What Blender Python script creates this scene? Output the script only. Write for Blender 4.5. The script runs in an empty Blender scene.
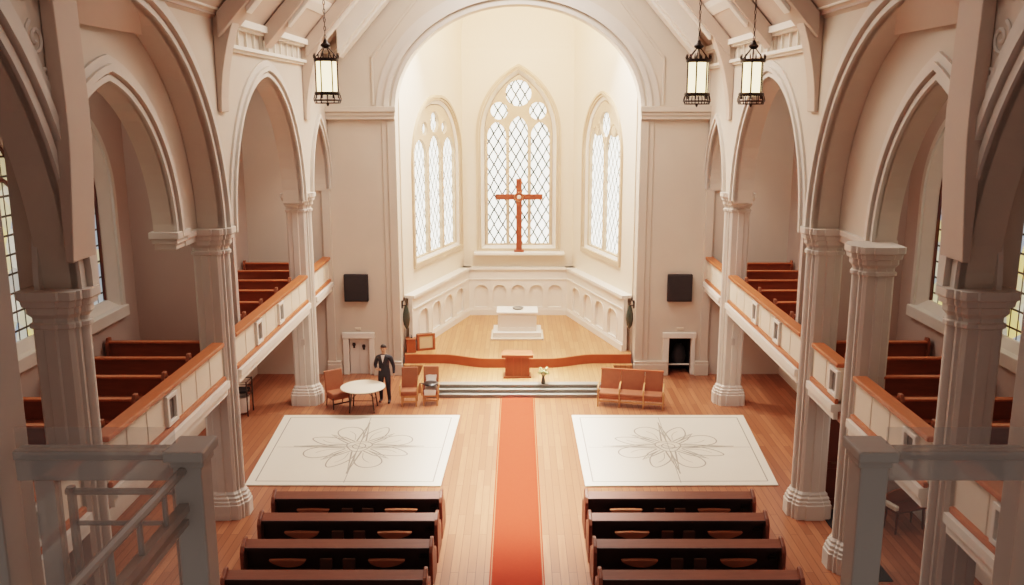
import bpy, bmesh, math, random
from mathutils import Vector, Matrix
random.seed(4)
S = bpy.context.scene
COL = S.collection
PI = math.pi
cos, sin, sqrt = math.cos, math.sin, math.sqrt

# ------------------------------------------------------------------ materials
def rgb(r, g, b):
    f = lambda c: (c / 12.92 if c <= .04045 else ((c + .055) / 1.055) ** 2.4)
    return (f(r / 255), f(g / 255), f(b / 255), 1)

class NT:
    def __init__(s, name):
        s.m = bpy.data.materials.new(name); s.m.use_nodes = True
        s.t = s.m.node_tree; s.b = s.t.nodes['Principled BSDF']; s.o = s.t.nodes['Material Output']
    def n(s, typ, **kw):
        nd = s.t.nodes.new(typ)
        for k, v in kw.items(): setattr(nd, k, v)
        return nd
    def l(s, a, b): s.t.links.new(a, b)
    def math(s, op, a, b=None, c=None):
        nd = s.n('ShaderNodeMath', operation=op)
        for i, v in enumerate((a, b, c)):
            if v is None: continue
            if isinstance(v, (int, float)): nd.inputs[i].default_value = v
            else: s.l(v, nd.inputs[i])
        return nd.outputs[0]
    def mix(s, fac, a, b):
        nd = s.n('ShaderNodeMix', data_type='RGBA')
        if isinstance(fac, (int, float)): nd.inputs[0].default_value = fac
        else: s.l(fac, nd.inputs[0])
        for i, v in ((6, a), (7, b)):
            if isinstance(v, tuple): nd.inputs[i].default_value = v
            else: s.l(v, nd.inputs[i])
        return nd.outputs[2]
    def obj(s):
        return s.n('ShaderNodeTexCoord').outputs['Object']

def mat(name, col, rough=.6, noise=.08, scale=3.0, bump=0.0, metal=0.0, stretch=None):
    k = NT(name)
    nz = k.n('ShaderNodeTexNoise'); nz.inputs['Scale'].default_value = scale; nz.inputs['Detail'].default_value = 4
    src = k.obj()
    if stretch:
        mp = k.n('ShaderNodeMapping'); mp.inputs['Scale'].default_value = stretch
        k.l(src, mp.inputs[0]); src = mp.outputs[0]
    k.l(src, nz.inputs['Vector'])
    d = tuple(c * (1 - noise * 2.2) for c in col[:3]) + (1,)
    u = tuple(min(1, c * (1 + noise)) for c in col[:3]) + (1,)
    k.l(k.mix(nz.outputs['Fac'], d, u), k.b.inputs['Base Color'])
    k.b.inputs['Roughness'].default_value = rough
    k.b.inputs['Metallic'].default_value = metal
    if bump:
        bp = k.n('ShaderNodeBump'); bp.inputs['Strength'].default_value = bump
        k.l(nz.outputs['Fac'], bp.inputs['Height']); k.l(bp.outputs[0], k.b.inputs['Normal'])
    return k.m

def plank_mat(name, c1, c2, gap, rough):
    k = NT(name)
    mp = k.n('ShaderNodeMapping'); mp.inputs['Rotation'].default_value = (0, 0, PI / 2)
    k.l(k.obj(), mp.inputs[0])
    br = k.n('ShaderNodeTexBrick')
    br.offset = .37; br.offset_frequency = 2
    br.inputs['Color1'].default_value = c1; br.inputs['Color2'].default_value = c2; br.inputs['Mortar'].default_value = gap
    br.inputs['Scale'].default_value = 1.0; br.inputs['Mortar Size'].default_value = .006
    br.inputs['Brick Width'].default_value = 2.6; br.inputs['Row Height'].default_value = .17
    br.inputs['Bias'].default_value = 0
    k.l(mp.outputs[0], br.inputs['Vector'])
    nz = k.n('ShaderNodeTexNoise'); nz.inputs['Scale'].default_value = 2.2; nz.inputs['Detail'].default_value = 6
    mp2 = k.n('ShaderNodeMapping'); mp2.inputs['Scale'].default_value = (7, .5, 1)
    k.l(k.obj(), mp2.inputs[0]); k.l(mp2.outputs[0], nz.inputs['Vector'])
    dark = tuple(c * .55 for c in c1[:3]) + (1,)
    f = k.math('MULTIPLY', k.math('SUBTRACT', nz.outputs['Fac'], .35), 1.3)
    k.l(k.mix(f, br.outputs['Color'], dark), k.b.inputs['Base Color'])
    k.b.inputs['Roughness'].default_value = rough
    return k.m

def glass_diamond(name):
    """obscured glass with diamond leading, its daylight put in as emission (object x / z, metres)"""
    k = NT(name)
    sp = k.n('ShaderNodeSeparateXYZ'); k.l(k.obj(), sp.inputs[0])
    a = k.math('MULTIPLY', sp.outputs['X'], 1 / .36); b = k.math('MULTIPLY', sp.outputs['Z'], 1 / .62)
    def line(v):
        fr = k.math('FRACT', k.math('ADD', v, 100.0))
        return k.math('LESS_THAN', k.math('ABSOLUTE', k.math('SUBTRACT', fr, .5)), .08)
    w = k.n('ShaderNodeTexNoise'); w.inputs['Scale'].default_value = 1.6; k.l(k.obj(), w.inputs['Vector'])
    wob = k.math('MULTIPLY', k.math('SUBTRACT', w.outputs['Fac'], .5), .35)
    a = k.math('ADD', a, wob)
    ln = k.math('MAXIMUM', line(k.math('ADD', a, b)), line(k.math('SUBTRACT', a, b)))
    nz = k.n('ShaderNodeTexNoise'); nz.inputs['Scale'].default_value = 1.1; k.l(k.obj(), nz.inputs['Vector'])
    pane = k.mix(nz.outputs['Fac'], rgb(255, 250, 236), rgb(236, 238, 226))
    c = k.mix(ln, pane, rgb(112, 110, 102))
    k.l(k.mix(ln, rgb(150, 146, 136), rgb(30, 28, 26)), k.b.inputs['Base Color']); k.l(c, k.b.inputs['Emission Color'])
    k.l(k.math('SUBTRACT', 2.5, k.math('MULTIPLY', ln, 2.4)), k.b.inputs['Emission Strength'])
    k.b.inputs['Roughness'].default_value = .4
    return k.m

def glass_stained(name):
    """leaded aisle glass: rectangular quarries, some tinted (object y / z)"""
    k = NT(name)
    sp = k.n('ShaderNodeSeparateXYZ'); k.l(k.obj(), sp.inputs[0])
    cb = k.n('ShaderNodeCombineXYZ'); k.l(sp.outputs['Y'], cb.inputs[0]); k.l(sp.outputs['Z'], cb.inputs[1])
    br = k.n('ShaderNodeTexBrick'); br.offset = 0
    br.inputs['Scale'].default_value = 1; br.inputs['Brick Width'].default_value = .27; br.inputs['Row Height'].default_value = .36
    br.inputs['Mortar Size'].default_value = .022; br.inputs['Mortar'].default_value = rgb(52, 40, 34)
    br.inputs['Color1'].default_value = (1, 1, 1, 1); br.inputs['Color2'].default_value = (1, 1, 1, 1)
    k.l(cb.outputs[0], br.inputs['Vector'])
    vo = k.n('ShaderNodeTexVoronoi'); vo.inputs['Scale'].default_value = 1.9; k.l(k.obj(), vo.inputs['Vector'])
    rp = k.n('ShaderNodeValToRGB'); sp2 = k.n('ShaderNodeSeparateColor'); k.l(vo.outputs['Color'], sp2.inputs[0])
    k.l(sp2.outputs[0], rp.inputs[0])
    e = rp.color_ramp.elements
    e[0].position = 0; e[0].color = rgb(200, 180, 110); e[1].position = 1; e[1].color = rgb(214, 196, 120)
    for p, c in ((.25, rgb(140, 168, 200)), (.5, rgb(238, 218, 140)), (.7, rgb(128, 158, 184)), (.85, rgb(206, 208, 196))):
        x = e.new(p); x.color = c
    nm = k.n('ShaderNodeMix', data_type='RGBA', blend_type='MULTIPLY'); nm.inputs[0].default_value = 1
    k.l(rp.outputs[0], nm.inputs[6]); k.l(br.outputs['Color'], nm.inputs[7])
    k.l(nm.outputs[2], k.b.inputs['Base Color']); k.l(nm.outputs[2], k.b.inputs['Emission Color'])
    k.b.inputs['Emission Strength'].default_value = .62  # self-glow of the panes stands in for daylight outside
    k.b.inputs['Roughness'].default_value = .3
    return k.m

def emit(name, col, st):
    k = NT(name)
    nz = k.n('ShaderNodeTexNoise'); nz.inputs['Scale'].default_value = 2; k.l(k.obj(), nz.inputs['Vector'])
    k.l(k.mix(nz.outputs['Fac'], tuple(c * .85 for c in col[:3]) + (1,), col), k.b.inputs['Emission Color'])
    k.b.inputs['Base Color'].default_value = col
    k.b.inputs['Emission Strength'].default_value = st
    return k.m

def clear(name, col, opacity):
    k = NT(name)
    k.b.inputs['Base Color'].default_value = col; k.b.inputs['Roughness'].default_value = .45
    nz = k.n('ShaderNodeTexNoise'); nz.inputs['Scale'].default_value = .8; k.l(k.obj(), nz.inputs['Vector'])
    k.l(k.math('ADD', k.math('MULTIPLY', nz.outputs['Fac'], .06), opacity - .03), k.b.inputs['Alpha'])
    return k.m

M = dict(
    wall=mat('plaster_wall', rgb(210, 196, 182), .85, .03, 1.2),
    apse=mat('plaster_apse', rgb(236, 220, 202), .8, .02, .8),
    stone=mat('painted_stone', rgb(216, 206, 196), .7, .03, 2),
    tracery=mat('tracery_stone', rgb(206, 182, 158), .7, .03, 2),
    trim=mat('white_trim', rgb(236, 228, 218), .6, .02, 2),
    ceil=mat('ceiling_plaster', rgb(206, 186, 172), .85, .03, 1),
    panel=mat('cream_panel', rgb(232, 218, 200), .6, .03, 2),
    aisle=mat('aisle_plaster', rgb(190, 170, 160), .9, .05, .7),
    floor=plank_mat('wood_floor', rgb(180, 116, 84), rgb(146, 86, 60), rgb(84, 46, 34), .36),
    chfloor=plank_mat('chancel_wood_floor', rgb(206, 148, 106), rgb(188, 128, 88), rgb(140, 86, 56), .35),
    rail=mat('orange_wood', rgb(188, 106, 66), .4, .14, 3, stretch=(6, 1, 6)),
    edge=mat('red_wood_edge', rgb(180, 96, 62), .45, .1, 3),
    gpew=mat('gallery_pew_wood', rgb(150, 86, 58), .38, .16, 3, stretch=(1, 6, 6)),
    pew=mat('dark_pew_wood', rgb(62, 34, 29), .5, .16, 3, stretch=(1, 6, 6)),
    board=mat('brown_pew_board', rgb(136, 80, 60), .42, .12, 3, stretch=(1, 8, 8)),
    kneel=mat('tan_leather', rgb(168, 104, 70), .6, .08, 6),
    book=mat('brown_book_cloth', rgb(96, 56, 40), .6, .1, 8),
    page=mat('book_pages', rgb(120, 84, 62), .8, .05, 30),
    lectern=mat('lectern_wood', rgb(166, 92, 58), .45, .12, 3, stretch=(6, 6, 1)),
    cross=mat('cross_wood', rgb(148, 70, 44), .5, .14, 5),
    carpet=mat('orange_carpet', rgb(164, 48, 20), .95, .06, 14, bump=.1),
    rug=mat('white_mat', rgb(232, 222, 206), .42, .015, 1),
    ink=mat('grey_drawn_line', rgb(164, 156, 144), .8, .1, 4),
    step=mat('grey_step_stone', rgb(136, 133, 126), .6, .05, 3),
    riser=mat('step_riser', rgb(156, 152, 145), .7, .05, 3),
    marble=mat('white_marble', rgb(246, 238, 228), .4, .02, 2),
    black=mat('black_cloth', rgb(46, 42, 44), .8, .08, 5),
    void=mat('dark_interior', rgb(34, 26, 28), .9, .1, 2),  # near-black colour stands in for the shade of an unlit room
    iron=mat('dark_iron', rgb(58, 46, 38), .45, .1, 9, metal=.5),
    lamp=emit('lit_lamp_glass', rgb(255, 226, 176), 2.6),
    chair=mat('brown_upholstery', rgb(156, 90, 62), .6, .1, 6),
    chairlight=mat('pale_chair_wood', rgb(204, 146, 100), .5, .1, 6),
    leg=mat('dark_metal_leg', rgb(62, 50, 44), .45, .06, 5),
    table=mat('white_tabletop', rgb(240, 226, 208), .45, .02, 3),
    suit=mat('dark_suit_cloth', rgb(48, 46, 52), .8, .08, 12),
    skin=mat('skin', rgb(206, 156, 128), .6, .04, 6),
    hair=mat('dark_hair', rgb(52, 38, 32), .6, .1, 20),
    shirt=mat('white_shirt', rgb(232, 222, 214), .7, .02, 6),
    shoe=mat('black_leather', rgb(34, 28, 26), .3, .05, 6),
    leaf=mat('green_leaf', rgb(106, 128, 76), .6, .15, 9),
    petal=mat('pale_petals', rgb(206, 204, 150), .7, .05, 9),
    vase=mat('glass_vase', rgb(70, 76, 66), .2, .05, 5),
    screen=mat('pale_screen', rgb(236, 214, 180), .3, .05, 4),
    door=mat('white_door_paint', rgb(226, 216, 206), .5, .02, 3),
    dwood=mat('dark_door_wood', rgb(104, 52, 34), .45, .12, 4, stretch=(6, 6, 1)),
    dmat=mat('dark_doormat', rgb(52, 48, 48), .9, .05, 12),
    lead_d=glass_diamond('diamond_leaded_glass'),
    lead_s=glass_stained('stained_leaded_glass'),
    nichegrey=mat('niche_grey', rgb(120, 112, 106), .8, .05, 4),
    hazerail=clear('translucent_white_rail', rgb(190, 178, 170), .62),
    hazepane=clear('translucent_pane', rgb(172, 165, 160), .15),
    post=mat('grey_white_post', rgb(194, 180, 170), .7, .03, 2),
)

# ------------------------------------------------------------------ mesh helpers
class MB:
    def __init__(s): s.bm = bmesh.new()
    def face(s, pts):
        vs = [s.bm.verts.new(p) for p in pts]
        return s.bm.faces.new(vs)
    def hexa(s, p):      # 8 points: bottom loop 4, top loop 4
        v = [s.bm.verts.new(q) for q in p]
        for f in ((0, 1, 2, 3), (4, 5, 6, 7), (0, 1, 5, 4), (1, 2, 6, 5), (2, 3, 7, 6), (3, 0, 4, 7)):
            s.bm.faces.new([v[i] for i in f])
        return s
    def box(s, x0, x1, y0, y1, z0, z1):
        return s.hexa([(x0, y0, z0), (x1, y0, z0), (x1, y1, z0), (x0, y1, z0), (x0, y0, z1), (x1, y0, z1), (x1, y1, z1), (x0, y1, z1)])
    def prism(s, loop, vec):
        vec = Vector(vec)
        a = [s.bm.verts.new(p) for p in loop]; b = [s.bm.verts.new(Vector(p) + vec) for p in loop]
        n = len(loop)
        s.bm.faces.new(a); s.bm.faces.new(b)
        for i in range(n): s.bm.faces.new((a[i], a[(i + 1) % n], b[(i + 1) % n], b[i]))
        return s
    def loft(s, loops, close=True, cap=True):
        rings = [[s.bm.verts.new(p) for p in L] for L in loops]
        n = len(rings[0])
        for r0, r1 in zip(rings, rings[1:]):
            for i in range(n if close else n - 1):
                j = (i + 1) % n
                s.bm.faces.new((r0[i], r0[j], r1[j], r1[i]))
        if cap and close:
            s.bm.faces.new(rings[0]); s.bm.faces.new(rings[-1])
        return s
    def lathe(s, prof, c=(0, 0, 0), n=20):
        loops = [[(c[0] + max(r, .0005) * cos(2 * PI * i / n), c[1] + max(r, .0005) * sin(2 * PI * i / n), c[2] + z) for i in range(n)] for r, z in prof]
        return s.loft(loops)
    def tube(s, pts, r, n=8, closed=False):
        pts = [Vector(p) for p in pts]; N = len(pts); loops = []
        a = None
        for i, p in enumerate(pts):
            if closed: t = pts[(i + 1) % N] - pts[i - 1]
            else: t = pts[min(i + 1, N - 1)] - pts[max(i - 1, 0)]
            t.normalize()
            if a is None:
                up = Vector((0, 0, 1)) if abs(t.z) < .9 else Vector((1, 0, 0))
                a = t.cross(up)
            a = (a - t * a.dot(t)).normalized(); b = t.cross(a)
            rr = r[i] if isinstance(r, (list, tuple)) else r
            loops.append([p + (a * cos(2 * PI * k / n) + b * sin(2 * PI * k / n)) * rr for k in range(n)])
        if closed: loops.append(loops[0]); return s.loft(loops, cap=False)
        return s.loft(loops)
    def plate(s, fn, outer, holes=(), d0=0.0, d1=.1):
        """flat plate with holes; fn(u, v, d) -> point"""
        bm = bmesh.new()
        edges = []
        for L in [outer] + list(holes):
            vs = [bm.verts.new((p[0], p[1], 0)) for p in L]
            edges += [bm.edges.new((vs[i], vs[(i + 1) % len(vs)])) for i in range(len(vs))]
        bmesh.ops.triangle_fill(bm, use_beauty=True, use_dissolve=False, edges=edges)
        cache = {}
        def gv(v, d):
            key = (v.index, d)
            if key not in cache: cache[key] = s.bm.verts.new(fn(v.co.x, v.co.y, d))
            return cache[key]
        bm.verts.index_update(); bm.faces.ensure_lookup_table()
        for f in bm.faces:
            s.bm.faces.new([gv(v, d0) for v in f.verts]); s.bm.faces.new([gv(v, d1) for v in reversed(f.verts)])
        for e in bm.edges:
            if len(e.link_faces) == 1:
                a, b = e.verts
                s.bm.faces.new((gv(a, d0), gv(b, d0), gv(b, d1), gv(a, d1)))
        bm.free()
        return s
    def band(s, fn, inner, outer, d0, d1):
        """strip between two open paths, with thickness d0..d1"""
        loops = [[fn(a[0], a[1], d0), fn(b[0], b[1], d0), fn(b[0], b[1], d1), fn(a[0], a[1], d1)] for a, b in zip(inner, outer)]
        return s.loft(loops)
    def ribbon(s, pts, w, z):
        pts = [Vector((p[0], p[1])) for p in pts]; N = len(pts); prev = None
        for i, p in enumerate(pts):
            t = (pts[min(i + 1, N - 1)] - pts[max(i - 1, 0)])
            if t.length < 1e-6: continue
            t.normalize(); nn = Vector((-t.y, t.x)) * w / 2
            cur = (s.bm.verts.new((p.x + nn.x, p.y + nn.y, z)), s.bm.verts.new((p.x - nn.x, p.y - nn.y, z)))
            if prev: s.bm.faces.new((prev[0], prev[1], cur[1], cur[0]))
            prev = cur
        return s
    def build(s, name, m, parent=None, smooth=False, bevel=0, recalc=True):
        if recalc: bmesh.ops.recalc_face_normals(s.bm, faces=s.bm.faces[:])
        me = bpy.data.meshes.new(name); s.bm.to_mesh(me); s.bm.free()
        me.materials.append(M[m] if isinstance(m, str) else m)
        if smooth:
            for p in me.polygons: p.use_smooth = True
            try: me.set_sharp_from_angle(angle=math.radians(40))
            except Exception: pass
        o = bpy.data.objects.new(name, me); COL.objects.link(o)
        if parent: o.parent = parent
        if bevel:
            b = o.modifiers.new('bevel', 'BEVEL'); b.width = bevel; b.segments = 2; b.limit_method = 'ANGLE'
        return o

def tag(o, label, cat, group=None):
    o['label'] = label; o['category'] = cat
    if group: o['group'] = group
    return o
def thing(name, label, cat, loc=(0, 0, 0), rz=0, group=None):
    o = bpy.data.objects.new(name, None); COL.objects.link(o)
    o.location = loc; o.rotation_euler = (0, 0, rz); o.empty_display_size = .2
    return tag(o, label, cat, group)
def struct(o): o['kind'] = 'structure'; return o
def dup(root, loc, label, rz=None, group=None):
    r = root.copy(); COL.objects.link(r); r.location = loc
    if rz is not None: r.rotation_euler = (0, 0, rz)
    r['label'] = label
    if group: r['group'] = group
    for ch in list(root.children):
        c = ch.copy(); COL.objects.link(c); c.parent = r
        for g in list(ch.children):
            d = g.copy(); COL.objects.link(d); d.parent = c
    return r

def arch(c, half, zs, rise, n=16):
    """pointed (two-centred) arch from left foot over the apex to right foot"""
    R = (half * half + rise * rise) / (2 * half)
    a1 = math.atan2(rise, R - half) if R > half else PI - math.atan2(rise, half - R) if R < half else PI / 2
    left = [(c - half + R - R * cos(a1 * i / n), zs + R * sin(a1 * i / n)) for i in range(n + 1)]
    right = [(2 * c - x, z) for x, z in reversed(left[:-1])]
    return left + right
def arch_off(c, half, zs, rise, o, n=16):
    R = (half * half + rise * rise) / (2 * half)
    r2 = sqrt(max(1e-6, (R + o) ** 2 - (R - half) ** 2))
    return arch(c, half + o, zs, r2, n)
def win(c, half, z0, zs, rise, n=12):
    return [(c - half, z0)] + arch(c, half, zs, rise, n) + [(c + half, z0)]
def win_off(c, half, z0, zs, rise, o, oz=0, n=12):
    return [(c - half - o, z0 - oz)] + arch_off(c, half, zs, rise, o, n) + [(c + half + o, z0 - oz)]
def circle(c, z, r, n=20): return [(c + r * cos(2 * PI * i / n), z + r * sin(2 * PI * i / n)) for i in range(n)]

# ================================================================== SETTING
H = 9.2
CW = 30.2            # front face of the chancel wall
NX = 6.3             # nave face of the arcades
OX = 9.15            # inner face of the outer aisle walls
EAVE = 11.05; SLOPE = 1.13

struct(MB().box(-9.6, 9.6, 2, CW + .9, -.2, 0).build('floor', 'floor'))

# --- outer aisle walls with window openings
WIN = [(15.75, 1.3), (18.72, 1.3)]          # centre y, half width of the glass
ZS0, ZSP, ZR = 4.85, 7.15, 1.75
for s, side in ((-1, 'left'), (1, 'right')):
    fo = lambda y, z, d, s=s: (s * (OX + d), y, z)
    holes = [win_off(c, h, ZS0, ZSP, ZR, .25, .2) for c, h in WIN]
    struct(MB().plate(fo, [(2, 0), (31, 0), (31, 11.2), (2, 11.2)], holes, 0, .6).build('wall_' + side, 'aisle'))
    for k, (c, h) in enumerate(WIN):
        w = struct(MB().loft([[fo(y, z, d) for y, z in win_off(c, h, ZS0, ZSP, ZR, o, oz)] for o, oz, d in
                              ((.25, .2, 0.0), (.2, .16, .03), (.02, .0, .2), (.0, .0, .3))], cap=False).build('window_%d' % (k + 1 + (2 if s > 0 else 0)), 'stone', smooth=False))
        fr = MB().band(fo, win_off(c, h, ZS0, ZSP, ZR, .24, .18), win_off(c, h, ZS0, ZSP, ZR, .38, .18), -.05, .04)
        fr.build('window_frame', 'stone', w)
        MB().box(min(s * (OX - .14), s * (OX + .22)), max(s * (OX - .14), s * (OX + .22)), c - h - .36, c + h + .36, ZS0 - .42, ZS0 - .16).build('window_sill', 'stone', w, bevel=.02)
        MB().plate(fo, win_off(c, h, ZS0, ZSP, ZR, .03), (), .26, .29).build('glass', 'lead_s', w)
        # lead-dark mullions: centre bar, forked heads, surround
        tr = MB()
        out = win(c, h, ZS0, ZSP, ZR); inn = win_off(c, h, ZS0 + .04, ZSP, ZR, -.035)
        tr.band(fo, inn, out, .21, .27)
        for q in (-1, 1):
            cc = c + q * h / 2
            tr.band(fo, arch(cc, h / 2 - .06, ZSP - .15, .85, 8), arch_off(cc, h / 2 - .06, ZSP - .15, .85, .06, 8), .21, .27)
        tr.plate(fo, [(c - .04, ZS0), (c + .04, ZS0), (c + .04, ZSP + .3), (c - .04, ZSP + .3)], (), .21, .27)
        tr.plate(fo, circle(c, ZSP + 1.02, .38), [circle(c, ZSP + 1.02, .31)], .21, .27)
        tr.build('tracery', 'dwood', w)

# --- nave arcade walls
BC = (23.1, 3.15, 6.45, 3.45)       # pointed arch between the second and third columns
CD = (28.85, 1.25, 6.45, 2.2)       # narrow arch beside the chancel wall
NEAR = (9.2, 3.45, 6.45, 4.9)       # bay nearest the camera
BIGC, BIGR, BIGZ = 14.6, 4.5, 6.6
def big(r, n=26):
    y0 = 13.3
    a0 = math.acos(max(-1, min(1, (y0 - BIGC) / r)))
    return [(BIGC + r * cos(a0 * (1 - i / n)), BIGZ + (r - .15) * sin(a0 * (1 - i / n))) for i in range(n + 1)]
INNS = {-1: (15.4, 2.45, 6.6, 3.0), 1: (15.05, 2.1, 6.45, 3.15)}      # inner pointed order in the wide bay
def rev(L): return list(reversed(L))
for s, side in ((-1, 'left'), (1, 'right')):
    fn = lambda y, z, d, s=s: (s * (NX + d), y, z)
    bot = [(4.0, 6.4)] + [(NEAR[0] - NEAR[1], 6.4)] + arch(*NEAR) + [(NEAR[0] + NEAR[1], 6.4), (13.3, 6.4)] + big(BIGR) + [(BIGC + BIGR, 6.4)]
    bot += [(BC[0] - BC[1], 6.4)] + arch(*BC) + [(BC[0] + BC[1], 6.4)] + [(CD[0] - CD[1], 6.4)] + arch(*CD) + [(CD[0] + CD[1], 6.4), (CW, 6.4)]
    ol = []
    for p in bot + [(CW, EAVE), (19.5, EAVE), (19.5, 11.6), (4.0, 11.6)]:
        if not ol or (abs(p[0] - ol[-1][0]) + abs(p[1] - ol[-1][1])) > 1e-4: ol.append(p)
    struct(MB().plate(fn, ol, (), 0, .55).build('wall_%s_arcade' % side, 'wall'))
    # inner order of the wide bay
    INN = INNS[s]
    ol = [(INN[0] - INN[1] - .07, 6.4), (INN[0] - INN[1], 6.35)] + arch(*INN)[1:-1] + [(INN[0] + INN[1], 6.35), (19.35, 6.4), (19.35, 11.5), (INN[0] - INN[1] - .07, 11.5)]
    struct(MB().plate(fn, ol, (), .56, .98).build('wall_%s_inner' % side, 'wall'))
    # stepped mouldings round the arches
    m = MB()
    def mould(A, specs):
        for o0, o1, d0, d1 in specs:
            m.band(fn, arch_off(*A, o0) if o0 else arch(*A), arch_off(*A, o1), d0, d1)
    mould(BC, ((.0, .09, -.05, .1), (.14, .24, -.11, .0), (.24, .40, -.05, .0)))
    mould(CD, ((.0, .09, -.05, .1), (.14, .24, -.10, .0)))
    mould(NEAR, ((.0, .14, -.05, .1), (.2, .34, -.12, .0), (.34, .55, -.05, .0)))
    mould(INN, ((.0, .10, .50, .6), (.15, .27, .44, .58), (.27, .42, .5, .58)))
    for o0, o1, d0, d1 in ((.0, .1, -.05, .1), (.16, .28, -.12, .0), (.28, .46, -.05, .0)):
        m.band(fn, big(BIGR + o0), big(BIGR + o1), d0, d1)
    struct(m.build('trim_%d' % (1 if s < 0 else 2), 'stone', smooth=True))
    # string course tying the hanging corbel to the column
    c = MB()
    ya = 18.3 if s < 0 else 17.3
    c.box(min(s * 6.82, s * 7.34), max(s * 6.82, s * 7.34), ya, 18.92, 6.36, 6.5); c.box(min(s * 6.78, s * 7.38), max(s * 6.78, s * 7.38), ya, 18.92, 6.5, 6.62)
    if s < 0:
        for e, z0, z1 in ((.09, 6.58, 6.72), (.05, 6.48, 6.58), (.0, 6.36, 6.48)):
            c.box(-7.26 - e, -6.84 + e, 17.82 - e, 18.36 + e, z0, z1)
    struct(c.build('trim_%d' % (3 if s < 0 else 4), 'stone', bevel=.015))
    # cornice with square panels, and wall strips under the roof brackets
    f = MB()
    x = lambda a, b: (min(s * a, s * b), max(s * a, s * b))
    f.box(*x(6.06, 6.3), 19.7, CW, 10.9, 11.05); f.box(*x(6.16, 6.3), 19.7, CW, 10.84, 10.9)
    f.box(*x(6.14, 6.3), 19.7, CW, 10.40, 10.48); f.box(*x(6.22, 6.3), 19.7, CW, 10.34, 10.40); f.box(*x(6.12, 6.3), 4, 19.3, 11.1, 11.3)
    y = 20.2
    while y < 29.9:
        f.box(*x(6.24, 6.3), y, y + .05, 10.48, 10.84); y += .62
    struct(f.build('trim_%d' % (5 if s < 0 else 6), 'trim'))
    # transverse partition beyond the wide bay, end wall, ceilings and gallery floor
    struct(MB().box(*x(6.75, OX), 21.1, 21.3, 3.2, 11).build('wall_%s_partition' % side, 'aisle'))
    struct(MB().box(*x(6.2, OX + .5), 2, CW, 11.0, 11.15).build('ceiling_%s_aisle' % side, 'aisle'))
    struct(MB().box(*x(6.45, OX), 5, CW, 2.95, 3.15).build('floor_%s_gallery' % side, 'gpew'))
    struct(MB().box(*x(OX - .06, OX), 2, CW, 0, .42).build('baseboard_%s' % side, 'trim', bevel=.02))
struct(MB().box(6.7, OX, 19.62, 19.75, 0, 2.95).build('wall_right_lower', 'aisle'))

# --- chancel wall with its arch opening and small doorways
fw = lambda x, z, d: (x, CW + d, z)
def ell(a, b, n=40): return [(-a * cos(PI * i / n), 9.05 + b * sin(PI * i / n)) for i in range(n + 1)]
DX = [(-5.86, -5.16), (5.24, 6.0)]
ol = [(-9.6, 0)]
for d in DX[:1]: ol += [(d[0], 0), (d[0], 1.3), (d[1], 1.3), (d[1], 0)]
ol += [(-4.04, 0), (-4.04, 9.05)] + ell(4.04, 3.32)[1:-1] + [(4.04, 9.05), (4.04, 0)]
d = DX[1]; ol += [(d[0], 0), (d[0], 1.3), (d[1], 1.3), (d[1], 0)]
ol += [(9.6, 0), (9.6, 11.2), (6.3, 11.2), (0, 18.4), (-6.3, 11.2), (-9.6, 11.2)]
struct(MB().plate(fw, ol, (), 0, .7).build('wall_chancel', 'wall'))
t = MB()
for a, b, d0, d1 in ((.0, .12, -.06, .05), (.2, .36, -.14, 0), (.36, .62, -.05, 0)):
    t.band(fw, ell(4.04 + a, 3.32 + a), ell(4.04 + b, 3.32 + b), d0, d1)
struct(t.build('trim_7', 'stone', smooth=True))
t = MB()
for s in (-1, 1):
    x = lambda a, b: (min(s * a, s * b), max(s * a, s * b))
    t.box(*x(4.0, 6.62), CW - .30, CW, 8.98, 9.16); t.box(*x(4.02, 6.6), CW - .24, CW, 8.86, 8.98); t.box(*x(4.04, 6.58), CW - .20, CW, 8.74, 8.86)
    t.box(*x(4.04, 4.32), CW - .09, CW, 0, 8.74)                      # pilaster strips either side of the flat panel
    t.box(*x(4.32, 4.5), CW - .04, CW, 0, 8.74)
    t.box(*x(6.3, 6.58), CW - .09, CW, 0, 8.74)
    for a, b in (((4.04, 5.2) if s > 0 else (4.04, 5.0)), (6.14, 6.6)):
        t.box(*x(a - .03, b), CW - .20, CW, 0, .4); t.box(*x(a - .01, b), CW - .18, CW, .4, .5)
    t.box(*x(4.72, 4.79), CW - .05, CW, 9.2, 10.75)                   # spandrel panel lines
    t.plate(lambda u, z, d, s=s: (s * u, CW + d, z), [(4.72, 10.68), (4.79, 10.72), (2.95, 13.0), (2.88, 12.94)], (), -.05, 0)
    t.plate(lambda u, z, d, s=s: (s * u, CW + d, z), [(6.2, 10.9), (6.2, 10.62), (4.0, 13.1), (4.0, 13.4)], (), -.09, 0)
struct(t.build('trim_8', 'wall', bevel=.012))

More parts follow.
